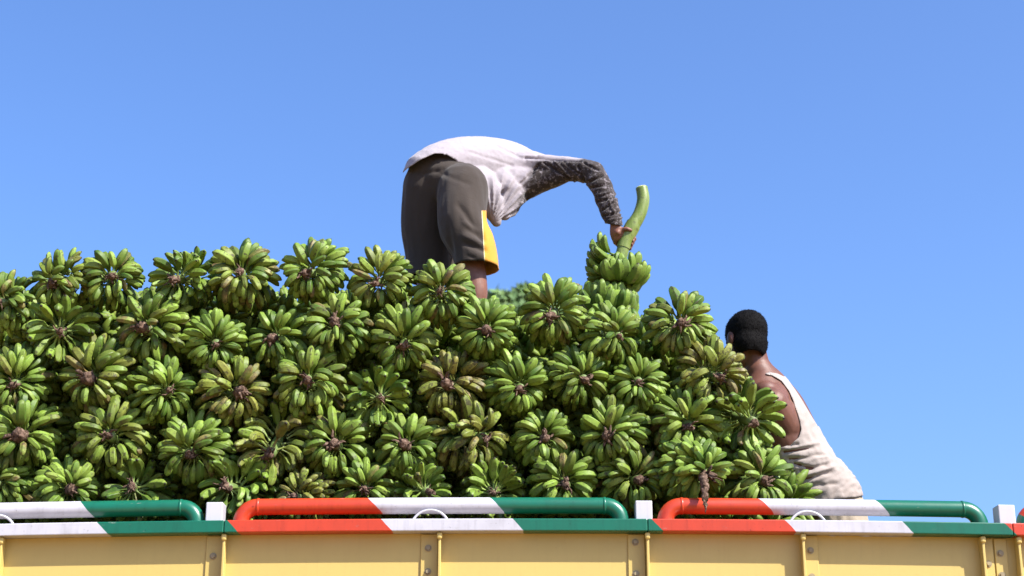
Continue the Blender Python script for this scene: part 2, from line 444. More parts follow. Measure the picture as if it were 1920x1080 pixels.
plates = [(xpx(387), xpx(419), [1040, 1110]), (xpx(789), xpx(821), [1028, 1072]), (xpx(1177), xpx(1209), [1017, 1076]),
          (xpx(1508), xpx(1533), [1030, 1079]), (xpx(1842), xpx(1861), [1050]), (xpx(1863.5), xpx(1887), [1030, 1071])]
for a, b, bolts in plates:
    V, Fc = box_vf(a, b, -0.008, -0.0005, FLOOR+.05, ZB-.004)
    truck_part('bolt_plate', bevelled(V, Fc, .002, 1, 'bolt_plate'), M['yellow'])
    for py in bolts:
        z = P((a+b)/2, py, 0).z; c = Vector(((a+b)/2-.004, -0.008, z))
        bm = bmesh.new()
        bmesh.ops.create_cone(bm, segments=6, radius1=.0095, radius2=.0085, depth=.010, cap_ends=True, matrix=Matrix.Translation(c+Vector((0,-.005,0))) @ Matrix.Rotation(R(90), 4, 'X'))
        bmesh.ops.create_cone(bm, segments=14, radius1=.014, radius2=.014, depth=.003, cap_ends=True, matrix=Matrix.Translation(c+Vector((0,-.0012,0))) @ Matrix.Rotation(R(90), 4, 'X'))
        me = bpy.data.meshes.new('bolt'); bm.to_mesh(me); bm.free()
        truck_part('bolt', me, M['steel'])
# bright worn edge under the cap, right bay
V, Fc = [], []
for (a, b, w) in ((1554, 1570, .0016), (1573, 1584, .0012), (1611, 1640, .0022), (1642, 1700, .0014), (1700, 1738, .0008)):
    x0, x1 = xpx(a), xpx(b); z = P(1640, 1001.5, 0).z; o = len(V)
    V += [(x0, -.0015, z), ((x0+x1)/2, -.0015, z-w*1.2), (x1, -.0015, z-.001), ((x0+x1)/2, -.0015, z+w*1.2), (x0, .0, z), ((x0+x1)/2, .0, z-w*1.2), (x1, .0, z-.001), ((x0+x1)/2, .0, z+w*1.2)]
    Fc += [(o, o+1, o+2, o+3), (o, o+4, o+5, o+1), (o+1, o+5, o+6, o+2), (o+2, o+6, o+7, o+3), (o+3, o+7, o+4, o)]
truck_part('paint_chips', mesh('paint_chips', V, Fc), M['white'])
# hand-rail pipes
def pipe(xa, xb, y=0.0, r=0.0335):
    zt = P(1000, 948, y).z; rb = 0.066
    pts = [(xa, y, ZC-.01), (xa, y, zt-rb)]
    for i in range(1, 9):
        w = math.pi/2*i/8; pts.append((xa+rb-rb*math.cos(w), y, zt-rb+rb*math.sin(w)))
    n = 16
    for i in range(1, n): pts.append((xa+rb+(xb-xa-2*rb)*i/n, y, zt))
    for i in range(0, 9):
        w = math.pi/2*(1-i/8); pts.append((xb-rb+rb*math.cos(w), y, zt-rb+rb*math.sin(w)))
    pts.append((xb, y, ZC-.01))
    V, Fc = tube_vf(pts, r, 24, Vector((0, 1, 0)))
    o = truck_part('rail_pipe', mesh('rail_pipe', V, Fc, True), M['pipe_paint'])
    # weld collars where the elbows start
    for xw in (xa+rb+.002, xb-rb-.002):
        pp = [(xw-.006, y, zt), (xw-.003, y, zt), (xw+.003, y, zt), (xw+.006, y, zt)]
        V, Fc = tube_vf(pp, [r+.0002, r+.0022, r+.0022, r+.0002], 24, Vector((0, 1, 0)))
        truck_part('weld_collar', mesh('weld_collar', V, Fc, True), M['pipe_paint'])
pipe(xpx(-330), xpx(366)); pipe(xpx(449), xpx(1166)); pipe(xpx(1249), xpx(1842)); pipe(xpx(1925), 3.3); pipe(-3.5, xpx(-410))
for px in (405, 1206, 1882, -395):
    x = xpx(px, 960, 0.0)
    V, Fc = box_vf(x-.034, x+.034, -0.042, 0.040, ZC-.001, ZC+0.079)
    truck_part('rail_post', bevelled(V, Fc, .004, 2, 'rail_post'), M['white'])
for px in (808, 1510, 2):
    x = xpx(px, 970, .01); pts = []; rr = .078
    for i in range(0, 25):
        w = math.pi*i/24; pts.append((x-rr*math.cos(w), -.043+.02*0, ZC-.035+rr*math.sin(w)*.95))
    V, Fc = tube_vf(pts, .0052, 8, Vector((0, 1, 0)))
    truck_part('tie_hoop', mesh('tie_hoop', V, Fc, True), M['white'])
# body below: floor, far side, ends, chassis and wheels
def tb(name, x0, x1, y0, y1, z0, z1, mat, w=.004):
    V, Fc = box_vf(x0, x1, y0, y1, z0, z1); return truck_part(name, bevelled(V, Fc, w, 1, name), mat, False)
tb('load_floor', X0, X1, 0.0, 2.2, FLOOR-.12, FLOOR-.001, M['yellow'])
tb('far_side_board', X0, X1, 2.178, 2.2, FLOOR, ZB-.06, M['yellow'])
tb('head_board', X1-.03, X1, .024, 2.176, FLOOR, ZB-.08, M['yellow'])
tb('tail_board', X0, X0+.03, .024, 2.176, FLOOR, ZB-.08, M['yellow'])
tb('chassis_beam', X0, X1+1.5, .55, .65, .85, 1.09, M['dark_frame']); tb('chassis_beam', X0, X1+1.5, 1.55, 1.65, .85, 1.09, M['dark_frame'])
for wx in (-2.4, -1.3, 4.1):
    for wy in (0.20, 2.0):
        V, Fc = tube_vf([(wx, wy-.14, .5), (wx, wy-.12, .5), (wx, wy+.12, .5), (wx, wy+.14, .5)], [.44, .5, .5, .44], 32, Vector((0,0,1)))
        w = truck_part('wheel', mesh('wheel', V, Fc, True), M['rubber'], False)
        V, Fc = tube_vf([(wx, wy-.145, .5), (wx, wy-.11, .5)], [.28, .24], 24, Vector((0,0,1)))
        truck_part('rim', mesh('rim', V, Fc, True), M['white'], False, w)
tb('cab', X1+.15, X1+1.9, .05, 2.15, .75, 2.5, M['yellow'], .12)

# ------------------------------------------------------------------ bananas
def banana_vf(L=.132, Rm=.0190, bend_=R(55), sides=10, seed=0, lo=False):
    rn = random.Random(seed)
    if lo: ts = [0, .2, .36, .6, .85, 1.0]; rf = [.28, .28, .86, 1.0, .72, .16]; sides = 5
    else:
        ts = [0, .12, .23, .30, .36, .44, .57, .72, .86, .935, .975, 1.0]
        rf = [.32, .22, .25, .46, .78, .96, 1.0, .98, .86, .62, .34, .20]
    p = Vector((0, 0, 0)); V, Fc, T, RG = [], [], [], []; last = 0; tw = rn.uniform(0, 1.3)
    wob = [rn.uniform(-.05, .05) for _ in ts]; fl = [rn.uniform(-.06, .06) for _ in range(5)]
    for i, t in enumerate(ts):
        bf = lambda q: -bend_*max(0, (q-.12)/.88)**1.05
        th = bf(t); mid = bf((t+last)/2)
        p = p + Vector((math.cos(mid), 0, math.sin(mid)))*(t-last)*L; last = t
        u = Vector((0, 1, 0)); w = Vector((-math.sin(th), 0, math.cos(th)))
        for k in range(sides):
            if lo: a = 2*math.pi*k/sides + tw; rid = 0
            else: a = math.radians(72*(k//2) + (-9 if k % 2 else 9) - 9*(1 if k % 2 else -1)*2 + 360) + tw; rid = 1
            if not lo: a = math.radians(72*(k//2) + (5 if k % 2 else -5)) + tw
            r = Rm*(rf[i]*(1+wob[i]))*(1 + (fl[(k//2) % 5] if .25 < t < .95 and not lo else 0))
            V.append(p + u*(math.cos(a)*r) + w*(math.sin(a)*r*.95)); T.append(t); RG.append(rid if .22 < t < .95 else 0)
    n = len(ts)
    for i in range(n-1):
        for k in range(sides):
            k2 = (k+1) % sides; Fc.append((i*sides+k, i*sides+k2, (i+1)*sides+k2, (i+1)*sides+k))
    Fc.append(tuple((n-1)*sides+k for k in range(sides)))
    return V, Fc, T, RG
BAN = []
for i in range(12):
    V, Fc, T, RG = banana_vf(L=.116*(1+.06*math.sin(i*2.1)), Rm=.0150*(1+.09*math.cos(i*1.7)), bend_=R([68, 86, 102, 118][i % 4]), seed=i)
    me = mesh('banana', V, Fc, True)
    sh = me.attributes.new('sharp_edge', 'BOOLEAN', 'EDGE')          # the angular ribs of a cooking banana
    sh.data.foreach_set('value', [abs(e.vertices[0]-e.vertices[1]) == 10 and 2 <= min(e.vertices)//10 <= 8 for e in me.edges])
    a = me.attributes.new('t', 'FLOAT', 'POINT'); a.data.foreach_set('value', T)
    a = me.attributes.new('ridge', 'FLOAT', 'POINT'); a.data.foreach_set('value', RG)
    me.materials.append(M['banana']); BAN.append(me)
# stalk meshes (bunch frame: +Z is the end that faces the viewer)
def stalk_mesh(l0, l1, r, seed):
    rn = random.Random(seed); pts, rad = [], []
    for i in range(9):
        z = l0+(l1-l0)*i/8; pts.append((.004*math.sin(i+seed), .004*math.cos(i*1.3+seed), z)); rad.append(r*(1+rn.uniform(-.08, .12)))
    V, Fc = tube_vf(pts, rad, 12, Vector((0, 1, 0))); return mesh('stalk', V, Fc, True)
def stub_mesh(seed, r=.023, l=.045):
    """ragged dried end: scalloped bract scars and curled shreds"""
    rn = random.Random(seed); V, Fc = [], []
    nr = 9; sd_ = 16
    for i in range(nr):
        z = -.012 + (l+.012)*i/(nr-1); base = r*(1.0 if i < nr-2 else (.8 if i == nr-2 else .35))
        for k in range(sd_):
            a = 2*math.pi*k/sd_
            q = base*(1+.30*nz((math.cos(a)*1.2, math.sin(a)*1.2, i*.9), 1.0, seed*3.1)+.10*((i % 2)*2-1))
            V.append(Vector((q*math.cos(a), q*math.sin(a), z + .012*nz((math.cos(a), math.sin(a), i), 1.3, seed+9))))
    for i in range(nr-1):
        for k in range(sd_):
            k2 = (k+1) % sd_; Fc.append((i*sd_+k, i*sd_+k2, (i+1)*sd_+k2, (i+1)*sd_+k))
    Fc.append(tuple((nr-1)*sd_+k for k in range(sd_)))
    parts = [(V, Fc)]
    for j in range(rn.randint(4, 8)):                       # withered shreds
        a = rn.uniform(0, 6.28); r0 = rn.uniform(.3, 1.05)*r; z0 = rn.uniform(.3, 1.0)*l
        d = Vector((math.cos(a)*rn.uniform(.3, 1), math.sin(a)*rn.uniform(.3, 1), rn.uniform(-.1, .9))).normalized()
        p = Vector((math.cos(a)*r0, math.sin(a)*r0, z0)); pts = [p]
        for s in range(4):
            d = (d + Vector((rn.uniform(-.6, .6), rn.uniform(-.6, .6), rn.uniform(-.7, .3)))).normalized(); p = p + d*rn.uniform(.006, .011); pts.append(p)
        parts.append(tube_vf(pts, [(.0055, .003), (.0065, .002), (.005, .003), (.004, .002), (.001, .001)], 6, Vector((.3, .5, .8))))
    V, Fc = join_vf(parts); return mesh('cut_end', V, Fc, True)
STALK = [stalk_mesh(-.40, .010, .020, s) for s in range(4)]
STUB = [stub_mesh(s, .0155+.0022*(s % 4), .028+.008*(s % 3)) for s in range(10)]
for me in STALK: me.materials.append(M['stalk'])
for me in STUB: me.materials.append(M['stub'])

def finger_mats(rn, kind, size, nh=5, dense=1.0):
    """matrices of the fingers of one bunch, in its frame; hands of fingers set round the stalk"""
    out = []; arc0 = rn.uniform(0, 6.28); drop = rn.uniform(.03, .16); sag = rn.gauss(1.0, .25)
    for k in range(nh):
        if kind == 'A':   # flower end towards the viewer: fingers arch away
            z = [-.012, -.046, -.086, -.126, -.170, -.22][k]; tilt = [54, 48, 42, 36, 30, 24][k]; sc = [.86, .98, 1.04, 1.02, .95, .85][k]; roll = 0
            nf = [7, 15, 19, 20, 19, 12][k]; span = [200, 300, 310, 305, 300, 290][k]
        else:             # stem end towards the viewer: fingertips point forward
            z = [-.03, -.085, -.14, -.19, -.24, -.28][k]; tilt = [-8, -22, -30, -34, -34, -20][k]; sc = [1.08, 1.12, 1.12, 1.08, 1.0, 1.0][k]; roll = math.pi
            nf = [15, 18, 18, 17, 15, 10][k]; span = [290, 300, 300, 300, 300, 300][k]
        nf = max(5, int(round(nf*dense)))
        centre = arc0 + k*R(137) + rn.uniform(-.3, .3)
        ht = rn.gauss(0, 4)
        for i in range(nf):
            if rn.random() < drop: continue
            row = i % 2
            phi = centre + R(span)*((i+.5)/nf-.5) + rn.gauss(0, R(4.5))
            tl = R(tilt + (10 if row else -5) + rn.gauss(0, 6) + ht)
            r0 = .018 + rn.uniform(0, .005) + [0, .006, .014, .020, .020, .02][k]
            s = size/.140*sc*rn.uniform(.92, 1.08)*(1.02+.11*math.sin(phi))
            Mx = (Matrix.Rotation(phi, 4, 'Z') @ Matrix.Translation((r0*size/.14, 0, z*size/.14 + (.010 if row else 0))) @ Matrix.Rotation(rn.gauss(0, R(5)), 4, 'Z')
                  @ Matrix.Rotation(-tl, 4, 'Y') @ Matrix.Rotation(roll - (1 if kind == 'A' else -.6)*math.atan(sag*math.cos(phi)) + rn.gauss(0, R(12)), 4, 'X') @ Matrix.Diagonal((s, s*rn.uniform(.92, 1.14), s*rn.uniform(.92, 1.1), 1)))
            out.append(Mx)
    return out

# (px, py of the cut end, radius px, kind, ripeness, stub shift, label)
B = 'banana bunch'
ROWS = [
 # top row against the sky, left of the bent man
 (2, 566, 62, 'A', .05, 'green bunch cut by the left picture edge, highest there, against the sky'),
 (100, 530, 60, 'A', .22, 'olive green bunch against the sky, second from the left along the skyline'),
 (212, 518, 62, 'A', .12, 'green bunch on the skyline, third from the left, between two speckled neighbours'),
 (328, 524, 58, 'B', .02, 'small fresh green bunch on the skyline, left of the one with a dark hollow heart'),
 (450, 512, 70, 'A', .26, 'broad olive bunch with the highest fingers on the skyline, left of the middle'),
 (578, 512, 66, 'A', .12, 'round dense bunch on the skyline, second to the left of the bent man'),
 (706, 530, 64, 'A', .28, 'yellow tinged bunch on the skyline just left of the bent man\'s shorts'),
 (826, 548, 66, 'A', .18, 'pale green bunch in front of the bent man\'s legs, overlapping his hem'),
 # second row
 (110, 622, 70, 'B', .10, 'green bunch below the skyline bunches, first complete one at the far left'),
 (272, 616, 74, 'A', .16, 'large open bunch with a round brown stub, below the third skyline bunch'),
 (406, 646, 62, 'A', .00, 'deep green bunch with slender curved fingers, below the broad skyline bunch'),
 (512, 634, 62, 'A', .04, 'fresh green bunch in the second row, below left of the round dense skyline bunch'),
 (630, 606, 70, 'A', .10, 'loose fingered bunch reaching up between two skyline bunches left of the man'),
 (757, 648, 68, 'A', .20, 'bunch with many parallel fingers, directly below the yellow tinged skyline bunch'),
 (912, 620, 64, 'A', -.12, 'glossy deep green bunch right under the bent man\'s bare leg'),
 (1038, 592, 70, 'A', .14, 'green bunch on the skyline just right of the distant treetops'),
 (1158, 630, 62, 'A', .10, 'bunch directly under the bunch the man is lifting'),
 (1276, 606, 70, 'A', .20, 'tall rounded bunch on the skyline right of the lifted one'),
 # third row
 (28, 722, 66, 'A', .06, 'green bunch at the left picture edge, in the middle of the pile height'),
 (168, 712, 74, 'A', .32, 'wide speckled bunch with brown fingers on top, second in the middle row from left'),
 (316, 732, 64, 'A', -.04, 'bright green bunch in the middle row, under the large open one with the round stub'),
 (450, 736, 70, 'A', .44, 'yellowish mottled bunch in the middle row, under the slender fingered green one'),
 (576, 714, 74, 'A', .22, 'big ragged olive bunch in the middle row, right of the yellowish mottled one'),
 (714, 748, 62, 'B', .00, 'small green bunch in the middle row, between a ragged olive one and a withered one'),
 (842, 724, 70, 'A', .62, 'withered yellow and brown bunch in the middle of the pile below the man\'s shorts'),
 (975, 728, 64, 'A', -.10, 'deep green bunch with a round hollow cut end, two rows under the man\'s bare leg'),
 (1094, 712, 60, 'A', .12, 'compact bunch with a light brown stub, two rows under the lifted bunch\'s left side'),
 (1198, 716, 60, 'A', -.14, 'vivid green bunch in the middle row, left of the brown tinged one by the head'),
 (1346, 706, 70, 'A', .56, 'brown and yellow tinged bunch nearest the vest wearer\'s face'),
 # fourth row
 (40, 818, 72, 'A', .06, 'dusty green bunch at the left edge, one row above the rail bunches'),
 (206, 818, 76, 'A', .26, 'large spreading bunch with a brown top finger, second in the row above the rail'),
 (356, 852, 70, 'A', .14, 'tightly packed round bunch with a crinkled stub, above the first green pipe end'),
 (506, 850, 70, 'B', .34, 'half yellow bunch, withered on its left side, above the left part of the red pipe'),
 (628, 834, 70, 'A', .18, 'bunch with dark stub and fat fingers, above the joint from red to white pipe'),
 (762, 836, 64, 'A', .06, 'neat green bunch above the white pipe length, left of the brownish spiky one'),
 (906, 822, 72, 'A', .50, 'brownish yellow spiky bunch above the middle joint from white to green pipe'),
 (1020, 822, 60, 'A', .06, 'smaller green bunch right of the brownish spiky one, above the middle green pipe'),
 (1140, 818, 68, 'A', .12, 'fan shaped bunch with pale stems, above the right end of the middle green pipe'),
 (1290, 800, 74, 'A', .16, 'large loose bunch in the fourth row, above the second red pipe'),
 (1413, 792, 70, 'B', .10, 'bunch with blunt fingertips beside the vest wearer\'s bare shoulder'),
 # bottom row behind the rail
 (-6, 905, 56, 'A', .10, 'lowest bunch at the left picture edge, mostly cut off, behind the white pipe'),
 (132, 918, 62, 'A', .08, 'low bunch behind the rail above the first joint from white to green'),
 (248, 914, 62, 'B', .08, 'low bunch with a stub turned left, behind the first green pipe'),
 (425, 914, 64, 'B', .00, 'fresh green bunch right above the white post at the left'),
 (556, 932, 54, 'A', .55, 'yellowish half hidden bunch behind the left red pipe'),
 (684, 918, 62, 'A', .10, 'low bunch above the joint where red pipe turns white at the left'),
 (800, 922, 56, 'B', .08, 'low bunch behind the middle white pipe, over the hoop'),
 (926, 926, 62, 'B', .16, 'low bunch above the joint from white to green pipe in the middle'),
 (1058, 908, 68, 'A', .12, 'fat fingered bunch just behind the middle green pipe'),
 (1196, 900, 66, 'A', .24, 'shaggy bunch with dry shreds above the middle white post'),
 (1318, 888, 64, 'A', -.06, 'light green bunch whose long brown stub hangs over the red pipe'),
 (1432, 902, 70, 'A', .22, 'lowest bunch on the right, in front of the vest wearer\'s waist'),
]
NB = 0
def make_bunch(px, py, rpx, kind, ripe, label, idx):
    rn = random.Random(100+idx*7)
    rowf = (950-py)/400.0
    Y = .17 + .06*rowf + rn.uniform(-.015, .025)
    if idx == 50: Y = .080
    c = P(px, py, Y); size = rpx*MPP(Y+.06)*.965
    root = empty('banana_bunch', c, label, 'banana bunch', 'banana bunches stacked on the truck')
    # frame: +Z towards the viewer and drooping a little
    d = Vector((rn.gauss(0, .26), -1, rn.gauss(-.20, .17)))
    q = d.to_track_quat('Z', 'Y'); root.rotation_euler = q.to_euler()
    root['ripe'] = ripe
    st = obj('stalk', STALK[idx % 4], root); s = size/.14; st.scale = (s, s, s)
    st['ripe'] = ripe
    stub = obj('cut_end', STUB[(idx*3) % 10], st); k = rn.uniform(.70, 1.15)
    stub.scale = (k, k, k*rn.uniform(.8, 1.2)); stub.rotation_euler = (rn.gauss(0, .2), rn.gauss(0, .2), rn.uniform(0, 6.28))
    if idx == 50: stub.scale = (.95, .95, 3.6); stub.rotation_euler = (0, 0, 0)
    dense = {10: 1.35, 14: 1.3, 25: 1.25, 27: 1.25, 31: 1.35, 50: 1.5, 37: 1.25}.get(idx, rn.uniform(.9, 1.12))
    for Mx in finger_mats(rn, kind, size, 5 if dense < 1.2 else 5, dense):
        b = bpy.data.objects.new('banana', BAN[rn.randrange(12)]); COL.objects.link(b); b.parent = root
        b.matrix_local = Mx; b['ripe'] = ripe + rn.gauss(0, .05)
    return root
for i, (px, py, r, kd, rp, lb) in enumerate(ROWS):
    bunch = make_bunch(px, py, r, kd, rp, lb, i)
    if i == 50:                                   # the long withered stalk drooping over the red pipe
        pts = [P(1318, 886, .10), P(1319, 894, .02), P(1320, 906, -.045), P(1321, 922, -.066), P(1322, 938, -.070), P(1324, 952, -.068)]
        q_, r_ = smooth_path(pts, [.017, .018, .016, .013, .009, .004], 5); rn = random.Random(4)
        V, Fc = tube_vf(q_, r_, 12, Vector((0, 0, 1)))
        V = [v + Vector((nz(v, 90, 1), nz(v, 90, 2), nz(v, 90, 3)))*.011 for v in V]
        parts = [(V, Fc)]
        for j in range(9):
            p = q_[rn.randrange(6, len(q_))].copy(); a = [p]
            d = Vector((rn.uniform(-1, 1), rn.uniform(-.6, 0), rn.uniform(-1.2, 0))).normalized()
            for _ in range(3): d = (d + Vector((rn.uniform(-.5, .5), rn.uniform(-.3, .2), -.4))).normalized(); p = p + d*.010; a.append(p)
            parts.append(tube_vf(a, [(.005, .003), (.006, .002), (.004, .002), (.001, .001)], 6, Vector((.3, .5, .8))))
        V, Fc = join_vf(parts); me = mesh('dried_stalk', V, Fc, True); bpy.context.view_layer.update()
        me.transform(bunch.matrix_world.inverted()); obj('dried_stalk', me, bunch, M['stub'])

# the load behind the front wall of bunches: nobody could count it
def heap():
    lo = [banana_vf(L=.135, Rm=.019, bend_=R(b), seed=i, lo=True) for i, b in enumerate((45, 58, 70))]
    arrs = [(np.array([tuple(v) for v in a[0]]), a[1], a[2]) for a in lo]
    VV, FF, TT = [], [], []; off = 0
    rn = random.Random(5); spots = []
    def topline(px):
        pts = [(-700, 640), (0, 560), (420, 550), (820, 562), (880, 625), (1010, 625), (1100, 610), (1300, 620), (1380, 760), (1450, 880), (1500, 960), (1530, 1020), (2200, 1060)]
        for (a, ya), (b, yb) in zip(pts[:-1], pts[1:]):
            if a <= px <= b: return ya + (yb-ya)*(px-a)/(b-a)
        return 1060
    for layer, Y in enumerate((.58, .76)):
        for r_ in range(11):
            py = 1040 - r_*48
            for c_ in range(-9, 27):
                px = c_*64 + (32 if r_ % 2 else 0) + rn.uniform(-10, 10)
                if py - 28 > topline(px): spots.append((P(px, py, Y), Vector((rn.gauss(0, .3), -1, rn.gauss(-.2, .2)))))
    # the floor of bunches the two men stand on
    zt = 2.12
    x = -3.3
    while x < 3.2:
        y = .62
        while y < 2.0:
            spots.append((Vector((x+rn.uniform(-.05, .05), y, zt-.16+rn.uniform(-.03, .03))), Vector((rn.gauss(0, .8), -1, rn.gauss(0, .2)))))
            y += .30
        x += .26
    for c, d in spots:
        q = d.to_track_quat('Z', 'Y').to_matrix().to_4x4(); base = Matrix.Translation(c) @ q
        for Mx in finger_mats(rn, 'A', .15, 3, .9):
            A = np.array(base @ Mx); a = arrs[rn.randrange(3)]
            VV.append(a[0] @ A[:3, :3].T + A[:3, 3]); FF += [tuple(i+off for i in f) for f in a[1]]; TT += a[2]; off += len(a[0])
    V = np.concatenate(VV); me = bpy.data.meshes.new('banana_heap'); me.from_pydata(V.tolist(), [], FF); me.shade_smooth()
    at = me.attributes.new('t', 'FLOAT', 'POINT'); at.data.foreach_set('value', TT)
    o = obj('banana_heap', me, None, M['banana_heap'])
    tag(o, 'dark mass of green bananas filling the truck behind the front bunches', 'bananas', None, 'stuff')
heap()

# bunch being lifted
def lifted():
    Y = .92
    pts = [P(1203, 352, Y), P(1206, 375, Y), P(1199, 402, Y), P(1184, 428, Y), P(1172, 455, Y), P(1163, 490, Y), P(1156, 540, Y), P(1152, 600, Y), P(1150, 650, Y)]
    m = MPP(Y); rad = [12*m, 12.5*m, 13*m, 14*m, 12.5*m, 12*m, 12*m, 11*m, 9*m]
    root = empty('banana_bunch', pts[-1], 'green banana bunch held up by its thick stem in the bent man\'s hand', 'banana bunch')
    root['ripe'] = 0.0
    inv = Matrix.Translation(-pts[-1])
    q, rr = smooth_path(pts, rad, 6)
    V, Fc = tube_vf(q, rr, 18, Vector((0, 1, 0))); me = mesh('stalk', V, Fc, True); me.transform(inv)
    st = obj('stalk', me, root, M['peduncle'])
    V2, F2 = tube_vf([q[0]+(q[0]-q[1]).normalized()*.0035, q[0]+(q[0]-q[1]).normalized()*.0005], [rr[0][0]*.86, rr[0][0]*.93], 18, Vector((0, 1, 0)))
    me = mesh('cut_face', V2, F2); me.transform(inv); obj('cut_face', me, st, M['pith'])
    # torn sheath on the stem
    c = q[16:27]; V, Fc = tube_vf(c, [(r[0]*1.10, r[1]*1.10) for r in rr[16:27]], 18, Vector((0, 1, 0)), cap=False)
    V = [v + Vector((0, 0, .030*max(0, math.sin(k % 18/18*6.28+2.2)) if k < 18 else 0)) for k, v in enumerate(V)]
    me = mesh('sheath', V, Fc, True); me.transform(inv); obj('sheath', me, st, M['peduncle'])
    rn = random.Random(3)
    def hand(px, py, az0, az1, n, tilt, sc, rows=2):
        c = P(px, py, Y)
        for i in range(n):
            az = R(az0 + (az1-az0)*(i+.5)/n + rn.gauss(0, 4)); row = i % rows
            tl = R(tilt + (16 if row else -4) + rn.gauss(0, 5)); s = 1.13*sc*rn.uniform(.92, 1.08)
            # az: 0 = right, -90 = towards camera ; fingers curve up towards the stem
            Mx = (Matrix.Translation(c - pts[-1]) @ Matrix.Rotation(az, 4, 'Z') @ Matrix.Translation((.024, 0, .012*row-.01)) @ Matrix.Rotation(-tl, 4, 'Y')
                  @ Matrix.Rotation(math.pi + rn.gauss(0, R(10)), 4, 'X') @ Matrix.Diagonal((s, s*1.02, s, 1)))
            b = bpy.data.objects.new('banana', BAN[rn.randrange(12)]); COL.objects.link(b); b.parent = root; b.matrix_local = Mx; b['ripe'] = rn.gauss(.0, .06)
    hand(1158, 480, -215, -128, 14, -20, 1.12)       # first hand, left of the stem
    hand(1155, 498, -205, -150, 9, -44, 1.10)
    hand(1159, 532, -140, 34, 28, 6, 1.26)
    hand(1156, 545, -20, 150, 14, 4, 1.1)
    hand(1141, 588, -200, 24, 34, 8, 1.34)
    hand(1150, 596, 0, 150, 14, 4, 1.3)
    hand(1148, 640, -205, 30, 28, 0, 1.4)
lifted()

# ------------------------------------------------------------------ people
def mats_obj(name, me, parent, mat, origin):
    me.transform(Matrix.Translation(-origin)); o = obj(name, me, parent, mat); return o
def head_parts(c, fwd, up, s=1.0):
    """skull, jaw, nose, ears, brow; fwd = facing direction"""
    fwd = Vector(fwd).normalized(); up = Vector(up); up = (up - fwd*up.dot(fwd)).normalized(); sd_ = fwd.cross(up).normalized()
    Mt = Matrix((sd_, fwd, up)).transposed(); c = Vector(c)
    W = lambda x, y, z: c + Mt @ Vector((x*s, y*s, z*s))
    parts = [ball(W(0, -.006, .025), .078*s, .097*s, .092*s, Mt), ball(W(0, .030, -.050), .056*s, .060*s, .066*s, Mt),
             ball(W(0, .082, -.088), .022*s, .016*s, .018*s, Mt), ball(W(0, .098, -.020), .013*s, .022*s, .026*s, Mt), ball(W(0, .106, -.033), .018*s, .015*s, .012*s, Mt),
             ball(W(0, .080, .020), .052*s, .018*s, .012*s, Mt), ball(W(0, .088, -.062), .026*s, .012*s, .010*s, Mt)]
    for e in (-1, 1):
        parts.append(ball(W(e*.080, -.008, -.018), .012*s, .022*s, .034*s, Mt)); parts.append(ball(W(e*.045, .066, -.030), .022*s, .020*s, .022*s, Mt))
    return parts, W, Mt
def finger_path(p, r): return limb(p, r, Vector((0.2, .9, .3)), 4, 10)

